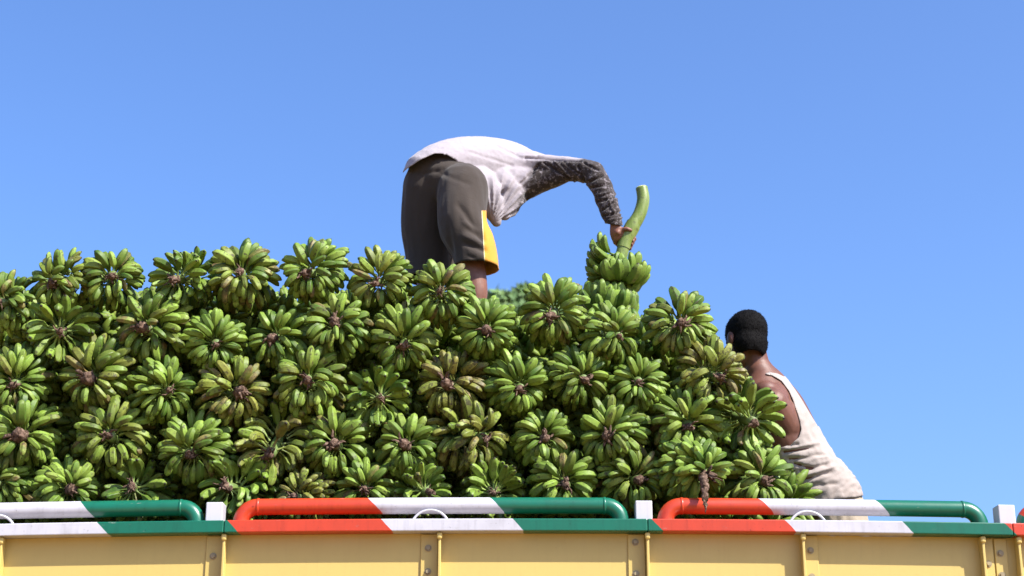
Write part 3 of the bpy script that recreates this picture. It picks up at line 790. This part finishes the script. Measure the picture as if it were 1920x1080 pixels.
# ---- bent man
def bent_man():
    m = MPP(.95)
    hipR, hipL = P(862, 372, .88), P(808, 378, 1.08)
    kneeR, kneeL = P(890, 560, .84), P(806, 572, 1.12)
    footz = 2.12
    ankR = Vector((P(872, 740, .9).x, .93, footz+.09)); ankL = Vector((P(800, 750, 1.2).x, 1.14, footz+.09))
    pel = P(838, 352, .96); mid = P(892, 312, 1.10); chest = P(950, 330, 1.24); neckb = P(985, 345, 1.34)
    shR = P(1010, 326, 1.10); elR = P(1116, 325, .98); wrR = P(1153, 424, .90)
    shL = P(930, 345, 1.44); elL = P(888, 405, 1.36); wrL = P(872, 470, 1.20)
    upb = Vector((-.45, 0, .9))
    origin = Vector((P(840, 740, .95).x, 1.0, footz))
    # one continuous body
    parts = [limb([hipR, (hipR+kneeR)/2, kneeR+Vector((0,0,.06)), kneeR], [.085, .078, .062, .058]), limb([kneeR, kneeR*.6+ankR*.4+Vector((-.02,0.0,0)), ankR], [.057, .056, .036]),
             limb([hipL, (hipL+kneeL)/2, kneeL], [.085, .078, .058]), limb([kneeL, kneeL*.6+ankL*.4, ankL], [.057, .056, .036]),
             limb([ankR+Vector((-.04,0,-.04)), ankR+Vector((.06,.05,-.045)), ankR+Vector((.15,.11,-.06))], [(.036,.035), (.042,.030), (.040,.018)]),
             limb([ankL+Vector((-.04,0,-.04)), ankL+Vector((.06,.05,-.045)), ankL+Vector((.15,.11,-.06))], [(.036,.035), (.042,.030), (.040,.018)]),
             limb([pel, mid, chest, neckb], [(.13, .09), (.12, .08), (.13, .08), (.08, .055)], upb), limb([shL, chest, shR], [.03, .05, .03]),
             limb([shR, elR, wrR], [.038, .028, .022]), limb([shL, elL, wrL], [.040, .030, .024]),
             limb([neckb, P(965, 338, 1.42)], [.055, .052])]
    hc = P(958, 326, 1.46); hp, W, Mt = head_parts(hc, (.15, .1, -1), (.2, 1, .1), .98); parts += hp
    # right hand round the stem
    u = m
    Yh = .90
    palm = [wrR, P(1156, 434, Yh), P(1160, 446, Yh+.012)]
    parts.append(limb(palm, [(.026, .020), (.036, .018), (.037, .017)], Vector((0.2, 1, .1)), 4, 14))
    stem = P(1177, 441, .92); ax = (P(1199, 402, .92) - P(1172, 455, .92)).normalized()
    e1 = Vector((0, -1, 0)); e1 = (e1 - ax*e1.dot(ax)).normalized(); e2 = ax.cross(e1).normalized()
    if e2.x < 0: e2 = -e2
    def onstem(ang, along, r): return stem + ax*along + (e2*math.cos(ang)+e1*math.sin(ang))*r
    for i in range(4):                                           # fingers pass behind the stem and close on its right side
        al = -.032 + .0 + i*-.0185 + .03
        ln = [1.0, 1.08, 1.02, .85][i]; p0 = P(1160, 440+i*2.6, Yh+.02)
        pts = [p0] + [onstem(R(a), al-.006, .043+.002*i) for a in (170, 120*1.0-250*.0+60*0, )][:0]
        for a in (-175, -140, -100, -58, -15, 8 + 24*(ln-.85)*3):
            pts.append(onstem(R(a), al, .041 if a > -160 else .044))
        parts.append(finger_path(pts, [.011, .0105, .010, .0098, .0092, .0086, .0074]))
    th = [P(1158, 436, Yh-.012), onstem(R(150), .002, .043), onstem(R(112), .012, .044), onstem(R(80), .016, .040)]
    parts.append(finger_path(th, [.014, .0125, .0115, .009]))
    # left hand resting on the thigh
    for i in range(4): parts.append(finger_path([wrL, wrL+Vector((-.01+.018*i, -.02, -.06)), wrL+Vector((-.015+.022*i, -.045, -.115+.008*abs(i-1))), wrL+Vector((-.015+.022*i, -.06, -.14))], [.016, .011, .009, .007]))
    parts.append(finger_path([wrL, wrL+Vector((.035, -.02, -.04)), wrL+Vector((.05, -.05, -.07))], [.016, .011, .008]))
    parts.append(limb([wrL, wrL+Vector((.012, -.02, -.06))], [(.028, .02), (.038, .017)]))
    body = fuse(parts, .0052, 3)
    root = empty('person', origin, 'man bent over atop the load in dirty white shirt and shorts, gripping a banana stem', 'person')
    mats_obj('body', body, root, M['skin_a'], origin)
    # hair
    hm = fuse([ball(hc + Mt @ Vector((0, -.014, .032)), .083, .098, .090, Mt)], .006, 2); displace(hm, lambda c: .004*nz(c, 60))
    mats_obj('hair', hm, root, M['hair'], origin)
    # shorts
    hemR, hemL = P(897, 512, .87), P(808, 532, 1.04)
    sp = [limb([P(868, 352, .90), P(867, 418, .85), P(887, 470, .84), P(897, 530, .84)], [(.128, .125), (.122, .128), (.114, .125), (.108, .124)], Vector((0, 1, 0))),
          limb([P(808, 352, 1.02), P(803, 420, 1.07), P(806, 480, 1.09), P(810, 560, 1.09)], [(.142, .13), (.140, .13), (.126, .125), (.120, .12)], Vector((0, 1, 0))),
          limb([P(803, 352, 1.04), P(858, 352, .96)], [(.132, .132), (.132, .132)], Vector((0, 0, 1))), ball(P(812, 335, 1.03), .125, .13, .115), ball(P(842, 338, .965), .145, .125, .125),
          limb([P(806, 330, 1.02), P(840, 322, 1.03), P(872, 328, 1.06)], [(.135, .115), (.150, .118), (.135, .10)], upb)]
    sm = fuse(sp, .0062, 14)
    def fold(c):
        x, y = PX(c); w = 0
        # diagonal drag folds on the right thigh towards the side seam
        for (x0, y0, x1, y1, wd, a) in ((850, 372, 905, 440, 6, -.010), (868, 398, 905, 452, 5, -.006), (868, 425, 906, 447, 5, -.010), (862, 452, 908, 470, 5, -.012), (872, 478, 908, 490, 4, -.007), (838, 400, 850, 505, 7, -.008), (800, 315, 880, 345, 5, -.004),
                                        (860, 438, 906, 458, 5, .006), (862, 412, 900, 432, 5, .005), (775, 330, 830, 318, 4, -.004)):
            dx, dy = x1-x0, y1-y0; t = max(0, min(1, ((x-x0)*dx+(y-y0)*dy)/(dx*dx+dy*dy))); d = math.hypot(x-x0-t*dx, y-y0-t*dy)
            w += a*math.exp(-(d/wd)**2)*sstep(0, .35, t)*(1 if c.y < 1.05 else 0)
        w += .0035*nz((c.x*1.0, c.y, c.z*.35), 26, 3)
        for yy in (496, 500): w += -.0016*math.exp(-((y-yy+.06*(x-900)*0)/1.2)**2)
        return w
    displace(sm, fold)
    pR, pL = P(900, 503, .84), P(812, 524, 1.09)
    nR = Vector((-.06, 0, 1)).normalized()
    def fs(c):
        x, y = PX(c)
        hem = min(1, 1)
        k = sstep(845, 860, x); h = (pR.z + (c.x-pR.x)*-.02)*k + pL.z*(1-k)
        d1 = c.z - h
        # waist: below the shirt's edge
        return min(d1, 1)
    shorts = carve(sm, fs)
    shorts_z = None
    set_attr(shorts, 'dirt', lambda c: .25*max(0, nz(c, 9, 2)))
    def stripe(c):
        x, y = PX(c)
        if y < 394 or x < 880: return -.1
        # to the right of a seam running down the side of the right leg; only on the outer face
        return (x - (903.5 + (y-400)*.055))*.0024 if c.y < .97 else .02
    set_attr(shorts, 'stripe', stripe)
    mats_obj('shorts', shorts, root, M['shorts'], origin)
    # shirt: back, chest, hanging front and sleeve
    sh = [limb([P(806, 333, .98), P(840, 318, 1.02), P(888, 312, 1.08), P(944, 316, 1.20), P(992, 324, 1.30)],
               [(.168, .140), (.168, .146), (.162, .150), (.160, .142), (.125, .10)], upb, 6, 28),
          limb([P(880, 335, .985), P(905, 355, .99), P(922, 388, 1.0), P(931, 417, 1.01)], [(.10, .085), (.092, .078), (.062, .055), (.026, .024)], Vector((0, 1, 0))),
          limb([P(930, 345, 1.08), P(957, 370, 1.08), P(946, 402, 1.03)], [(.11, .10), (.082, .082), (.034, .032)], Vector((0, 1, 0))),
          limb([P(930, 338, 1.12), P(975, 342, 1.12), P(1012, 336, 1.10), P(1050, 328, 1.06)], [.11, .100, .072, .055]),
          limb([P(940, 330, 1.14), P(985, 312, 1.12), P(1030, 316, 1.08), P(1075, 319, 1.03), P(1110, 323, .985)], [.125, .088, .064, .060, .062], Vector((0, 0, 1))),
          limb([P(1112, 323, .985), P(1128, 352, .955), P(1142, 388, .925), P(1152, 424, .905)], [.060, .055, .050, .042], Vector((0, 1, 0))),
          limb([shL, elL, wrL+Vector((0,0,.02))], [.075, .055, .045])]
    shm = fuse(sh, .0058, 5)
    def wr(c):
        x, y = PX(c); w = 0
        for (x0, y0, x1, y1, wd, a) in (
            (905, 262, 985, 300, 4, -.004), (880, 285, 960, 310, 4, -.003), (985, 296, 1090, 303, 3.2, -.011), (1010, 292, 1110, 298, 2.5, .005), (1020, 305, 1070, 335, 3.5, -.012), (1040, 303, 1078, 340, 3, .008),
            (1058, 303, 1090, 330, 3, -.010), (1085, 312, 1098, 342, 3.5, -.012), (1095, 306, 1122, 320, 3, -.010), (1104, 342, 1128, 330, 3.5, -.013), (1110, 352, 1142, 345, 3, -.011), (1118, 366, 1146, 360, 3, .008), (1122, 378, 1158, 368, 3.5, -.013),
            (1130, 395, 1148, 380, 3, -.010), (1133, 405, 1166, 398, 2.5, -.012), (1140, 372, 1152, 400, 3, .009), (1136, 414, 1168, 408, 2.2, .008), (990, 330, 1010, 310, 4, -.012), (975, 345, 1000, 325, 4, -.010)):
            dx, dy = x1-x0, y1-y0; t = max(0, min(1, ((x-x0)*dx+(y-y0)*dy)/(dx*dx+dy*dy))); d = math.hypot(x-x0-t*dx, y-y0-t*dy)
            w += 1.35*a*(math.exp(-(d/(wd*.75))**2) - .35*math.exp(-(d/(wd*2.0))**2))
        ex, ey = x-922, y-420; rr_ = math.hypot(ex, ey); th = math.atan2(-ey, ex)      # pleats dragged from the hanging hem to the armpit
        tri = abs(((th*5.2 + .35*nz((rr_*.012, th, 0), 1.5, 2)) % 1.0)*2 - 1)
        w += .016*(tri**1.6-.45)*sstep(6, 30, rr_)*(1-sstep(70, 125, rr_))*sstep(.25, .5, th)*(1-sstep(1.55, 1.9, th))*(1-sstep(1010, 1035, x))
        arm = sstep(1020, 1060, x)
        w += (.0024+.002*arm)*nz((c.x+c.z*.8, c.y*.6, c.z*.7), 15, 5) + .0012*nz(c, 60, 1)
        return w
    displace(shm, wr)
    hem = [(690, 372), (751, 327), (764, 315), (790, 298), (815, 287), (835, 288), (855, 300), (875, 326), (892, 352), (903, 380), (909, 400), (913, 470)]
    def fsh(c):
        x, y = PX(c)
        # cuff
        if x > 1100 and y > 400: return (421 - y - (x-1150)*-.12)*.0024
        if c.y > 1.18 and x > 800: return 1
        # distance above the hem line
        best = 1e9; sgn = 1
        for (a, ya), (b, yb) in zip(hem[:-1], hem[1:]):
            dx, dy = b-a, yb-ya; t = max(0, min(1, ((x-a)*dx+(y-ya)*dy)/(dx*dx+dy*dy))); ex, ey = x-a-t*dx, y-ya-t*dy; d = math.hypot(ex, ey)
            if d < best: best = d; sgn = 1 if (dx*ey - dy*ex) < 0 else -1
        return best*sgn*.0024
    shirt = carve(shm, fsh)
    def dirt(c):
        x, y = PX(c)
        a = sstep(0, 26, (x-985) - (345-y)*.15 + (y-300)*.22)            # sleeve dirt; the arm's shadow on the flank is coloured in with it
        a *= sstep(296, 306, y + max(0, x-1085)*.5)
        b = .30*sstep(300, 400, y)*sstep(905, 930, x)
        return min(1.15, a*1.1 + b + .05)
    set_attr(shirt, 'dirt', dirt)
    mats_obj('shirt', shirt, root, M['shirt'], origin)
bent_man()

# ---- man in the vest
def vest_man():
    Y = .80; m = MPP(Y)
    footz = 2.12
    sp_ = [P(1566, 985, .86), P(1550, 935, .84), P(1524, 888, .82), P(1498, 845, .80), P(1474, 800, .79), P(1452, 758, .79), P(1436, 722, .80), P(1424, 698, .80)]
    fw = Vector((-.75, .66, 0)).normalized(); sdv = Vector((.66, .75, 0)).normalized()     # facing, his right side
    shL = P(1447, 758, .64); shR = P(1466, 738, .98)
    elL = P(1372, 800, .66); haL = P(1350, 742, .80); elR = P(1400, 790, 1.10); haR = P(1330, 760, 1.05)
    hipz = sp_[0]
    kL = hipz + Vector((-.08, -.05, -.42))+fw*.05; kR = hipz + Vector((.02, .10, -.42))
    z2 = 1.60
    parts = [limb(sp_, [(.135, .115), (.138, .115), (.136, .112), (.148, .115), (.162, .120), (.170, .112), (.140, .085), (.075, .07)], fw, 5, 26),
             limb([P(1450, 752, .68), P(1452, 742, .80), P(1462, 738, .94)], [.072, .080, .064]),
             limb([P(1470, 800, .72), P(1452, 768, .66), shL], [.085, .082, .078]),
             limb([shL, shL*.5+elL*.5, elL, haL], [.076, .060, .045, .030]), limb([shR, elR, haR], [.060, .044, .028]),
             limb([P(1428, 712, .80), P(1421, 692, .80), P(1412, 660, .80)], [.072, .062, .062], fw)]
    hc = P(1398, 637, .80)
    hf = Vector((-.40, .88, -.26)); hp, W, Mt = head_parts(hc, hf, (.10, .05, 1), 1.12); parts += hp
    parts += [ball(P(1478, 792, .70), .075, .06, .10), ball(P(1436, 732, .68), .055, .05, .045)]
    for base, tip in ((haL, haL+Vector((-.05, .06, .01))), (haR, haR+Vector((-.06, .05, 0)))):
        dv = (tip-base).normalized(); sv = Vector((0, 0, 1))
        parts.append(limb([base, base+dv*.07], [(.03, .02), (.04, .016)], Vector((0, 0, 1))))
        for i in range(4):
            o_ = sv*(.028-.0187*i); L = [.075, .085, .08, .062][i]
            parts.append(finger_path([base+dv*.06+o_, base+dv*(.07+L*.4)+o_, base+dv*(.07+L*.75)+o_+Vector((0, .012, -.006)), base+dv*(.07+L)+o_+Vector((0, .025, -.014))], [.010, .009, .0085, .007]))
        parts.append(finger_path([base+dv*.02+sv*.03, base+dv*.05+sv*.05, base+dv*.08+sv*.06], [.013, .011, .009]))
    aL, aR = Vector((kL.x-.02, kL.y, footz+.08)), Vector((kR.x+.02, kR.y, footz+.08))
    if kL.z < footz+.25: kL.z = footz+.30; kR.z = footz+.30; kL.x -= .15; kR.x -= .12
    for k_, a_ in ((kL, aL), (kR, aR)):
        parts += [limb([hipz, k_], [.09, .06]), limb([k_, a_], [.058, .04]), limb([a_+Vector((.04, -.02, -.035)), a_+Vector((-.15, .10, -.05))], [(.038, .034), (.04, .02)])]
    origin = Vector(((kL.x+kR.x)/2, hipz.y, footz))
    body = fuse(parts, .0052, 7)
    root = empty('person', origin, 'dark haired man in a cream vest leaning against the right end of the banana pile', 'person')
    # cloth first, from the same surface
    torso = fuse([limb(sp_, [(.150, .135), (.156, .135), (.150, .128), (.158, .126), (.170, .127), (.176, .119), (.146, .092), (.08, .075)], fw, 5, 26), limb([P(1450, 752, .68), P(1452, 742, .80), P(1462, 738, .94)], [.078, .086, .070]),
                  ball(P(1478, 792, .70), .078, .064, .104), limb([P(1470, 800, .72), P(1452, 768, .66), shL], [.090, .087, .082]),
                  limb([P(1540, 905, .84), P(1556, 935, .84), P(1562, 962, .85)], [(.155, .14), (.163, .15), (.162, .15)], fw)], .0056, 8)
    def wv(c):
        x, y = PX(c); w = .0025*nz(c, 40, 4)
        k = sstep(820, 880, y)
        for (x0, y0, x1, y1, wd, a) in ((1478, 836, 1500, 832, 3, -.010), (1470, 848, 1530, 838, 3.5, -.014), (1480, 862, 1548, 852, 3.5, -.012), (1490, 870, 1530, 880, 3.5, -.015), (1500, 884, 1560, 868, 3.5, -.011), (1505, 900, 1570, 882, 4, -.014), (1515, 912, 1580, 905, 4, -.010),
                                        (1480, 842, 1545, 828, 3, .006), (1500, 855, 1560, 858, 3, .006), (1505, 893, 1575, 872, 3.5, .007), (1530, 800, 1552, 850, 5, -.005), (1512, 780, 1530, 830, 5, -.004)):
            dx, dy = x1-x0, y1-y0; t = max(0, min(1, ((x-x0)*dx+(y-y0)*dy)/(dx*dx+dy*dy))); d = math.hypot(x-x0-t*dx, y-y0-t*dy)
            w += a*math.exp(-(d/wd)**2)*sstep(0, .2, 1-t)
        return w + k*.006*nz((c.x, c.y, c.z*2.2 - c.x), 22, 3)
    displace(torso, wv)
    armL = [(1405, 702), (1432, 701), (1449, 704), (1466, 714), (1480, 733), (1490, 757), (1498, 782), (1503, 805), (1498, 820), (1484, 833), (1465, 839), (1400, 838)]
    neckp = [(1400, 600), (1500, 600), (1458, 682), (1464, 688), (1471, 706), (1466, 704), (1457, 700), (1444, 698), (1432, 700), (1405, 702), (1380, 690)]
    armR = [(1462, 600), (1700, 600), (1534, 800), (1517, 772), (1504, 750), (1493, 733), (1478, 712), (1466, 698), (1455, 688)]
    def polyd(poly, x, y):
        ins = False; best = 1e9; n = len(poly)
        for i in range(n):
            (a, ya), (b, yb) = poly[i], poly[(i+1) % n]
            if (ya > y) != (yb > y) and x < (b-a)*(y-ya)/(yb-ya)+a: ins = not ins
            dx, dy = b-a, yb-ya; t = max(0, min(1, ((x-a)*dx+(y-ya)*dy)/(dx*dx+dy*dy+1e-9))); best = min(best, math.hypot(x-a-t*dx, y-ya-t*dy))
        return (-best if ins else best)*.0024
    def ft(c):
        x, y = PX(c)
        hem = (948 - y)*.0024 + .0 if True else 1
        hem = ((929 + (1620-x)*.16) - y)*.0024
        return min(hem, polyd(armL, x, y), polyd(neckp, x, y), polyd(armR, x, y))
    vest = carve(torso, ft)
    set_attr(vest, 'dirt', lambda c: .35*sstep(850, 940, PX(c)[1]) + .05)
    mats_obj('body', body, root, M['skin_b'], origin)
    mats_obj('vest', vest, root, M['tank'], origin)
    # trousers
    tr = [limb([P(1554, 915, .84), P(1566, 955, .85), P(1572, 1000, .87), P(1572, 1030, .87)], [(.140, .125), (.150, .135), (.155, .14), (.15, .14)], fw)]
    for k_, a_ in ((kL, aL), (kR, aR)): tr.append(limb([hipz+Vector((0, 0, -.04)), k_, a_], [.11, .085, .07]))
    tm = fuse(tr, .007, 6); displace(tm, lambda c: .005*nz((c.x*1.6, c.y, c.z*.6), 24, 6))
    set_attr(tm, 'dirt', lambda c: .15)
    mats_obj('trousers', tm, root, M['trousers'], origin)
    # hair: short, with a rough outline
    hb = fuse([ball(W(0, -.012, .032), .0865*1.12, .103*1.12, .094*1.12, Mt), ball(W(0, -.034, -.032), .076*1.12, .067*1.12, .084*1.12, Mt)], .0045, 22)
    displace(hb, lambda c: .003*nz(c, 22) + .002*nz(c, 70, 3))
    def fh(c):
        v = Mt.transposed() @ (c - hc)
        return min((v.z + .108 - max(0, v.y+.02)*.9 + .006*nz(c, 60) + .02*abs(v.x)), .075 - v.y + max(0, v.z-.05)*.6)
    hair = carve(hb, fh, solid=.004)
    # tufts give the crown its short, uneven pile
    rn = random.Random(11); VV, FF = [], []
    vs = [v for v in hair.vertices]; 
    for _ in range(9000):
        v = vs[rn.randrange(len(vs))]; n = v.normal
        if n.dot(v.co-hc) < 0: continue
        p = v.co.copy(); L = rn.uniform(.004, .009); d = (n*1.0 + Vector((rn.gauss(0, .45), rn.gauss(0, .45), rn.gauss(.1, .35)))).normalized()
        a = d.cross(Vector((rn.random(), rn.random(), rn.random()))).normalized()*.0011; b = d.cross(a).normalized()*.0011; o_ = len(VV)
        p = p - n*.002
        VV += [p+a, p-a*.5+b*.87, p-a*.5-b*.87, p+d*L]; FF += [(o_, o_+1, o_+3), (o_+1, o_+2, o_+3), (o_+2, o_, o_+3)]
    tf = mesh('hair_tufts', VV, FF)
    bm = bmesh.new(); bm.from_mesh(hair); bm.from_mesh(tf); bm.to_mesh(hair); bm.free()
    mats_obj('hair', hair, root, M['hair'], origin)
vest_man()

# ------------------------------------------------------------------ far trees
g = NT('leaf_green'); oi = g.n('ShaderNodeNewGeometry'); M['leaf'] = g.fin(g.mix(oi.outputs['Random Per Island'], (0.07, 0.13, 0.04), (0.15, 0.24, 0.07)), .6, .3, .9)
g = NT('bark'); M['bark'] = g.fin(g.mix(g.noise(9, 4), (.09,.065,.045), (.17,.13,.09)), .9, .2)
def tree(px, py, Y, rad, label, seed):
    rn = random.Random(seed); top = P(px, py, Y); base = Vector((top.x, Y, 0)); H = top.z
    root = empty('tree', base, label, 'tree', 'trees far behind the truck')
    parts = [limb([Vector((0,0,-.1)), Vector((.15,.1,H*.3)), Vector((-.1,0,H*.62)), Vector((0,0,H*.9))], [.32, .24, .15, .05])]
    lobes = []
    for i in range(22):
        a = rn.uniform(0, 6.28); q = rn.uniform(.15, 1)**.6; zz = rn.uniform(.38, .90)
        prof = math.sin(min(1, (zz-.25)/.75)*math.pi)**.6
        c = Vector((math.cos(a)*rad*q*prof, math.sin(a)*rad*q*prof, H*zz)); lobes.append((c, rn.uniform(.55, 1.05)*rad*.42))
        if i % 2 == 0: parts.append(limb([Vector((0,0,c.z-rad*.5)), c*.5+Vector((0,0,(c.z-rad*.5)*.5)), c], [.09, .06, .03], m=3, sides=8))
    lobes.append((Vector((0, 0, H-rad*.28)), rad*.36)); lobes.append((Vector((rad*.35, 0, H-rad*.45)), rad*.36))
    V, Fc = join_vf(parts); obj('trunk', mesh('trunk', V, Fc, True), root, M['bark'])
    VV, FF = [], []
    for c, r in lobes:
        for _ in range(1300):
            d = Vector((rn.gauss(0,1), rn.gauss(0,1), rn.gauss(0,1))).normalized(); p = c + d*r*rn.uniform(.55, 1.08)
            s = rn.uniform(.08, .15); u = Vector((rn.gauss(0,1), rn.gauss(0,1), rn.gauss(0,1))).normalized(); w = u.cross(d).normalized(); o_ = len(VV)
            VV += [p-u*s, p+w*s*.5, p+u*s, p-w*s*.5]; FF.append((o_, o_+1, o_+2, o_+3))
    obj('crown', mesh('crown', VV, FF), root, M['leaf'])
tree(930, 557, 27, 1.7, 'distant green tree whose top shows just right of the bent man\'s bare leg', 1)
tree(987, 548, 29, 1.5, 'distant bluish green treetop half hidden behind the skyline bunch right of the gap', 2)
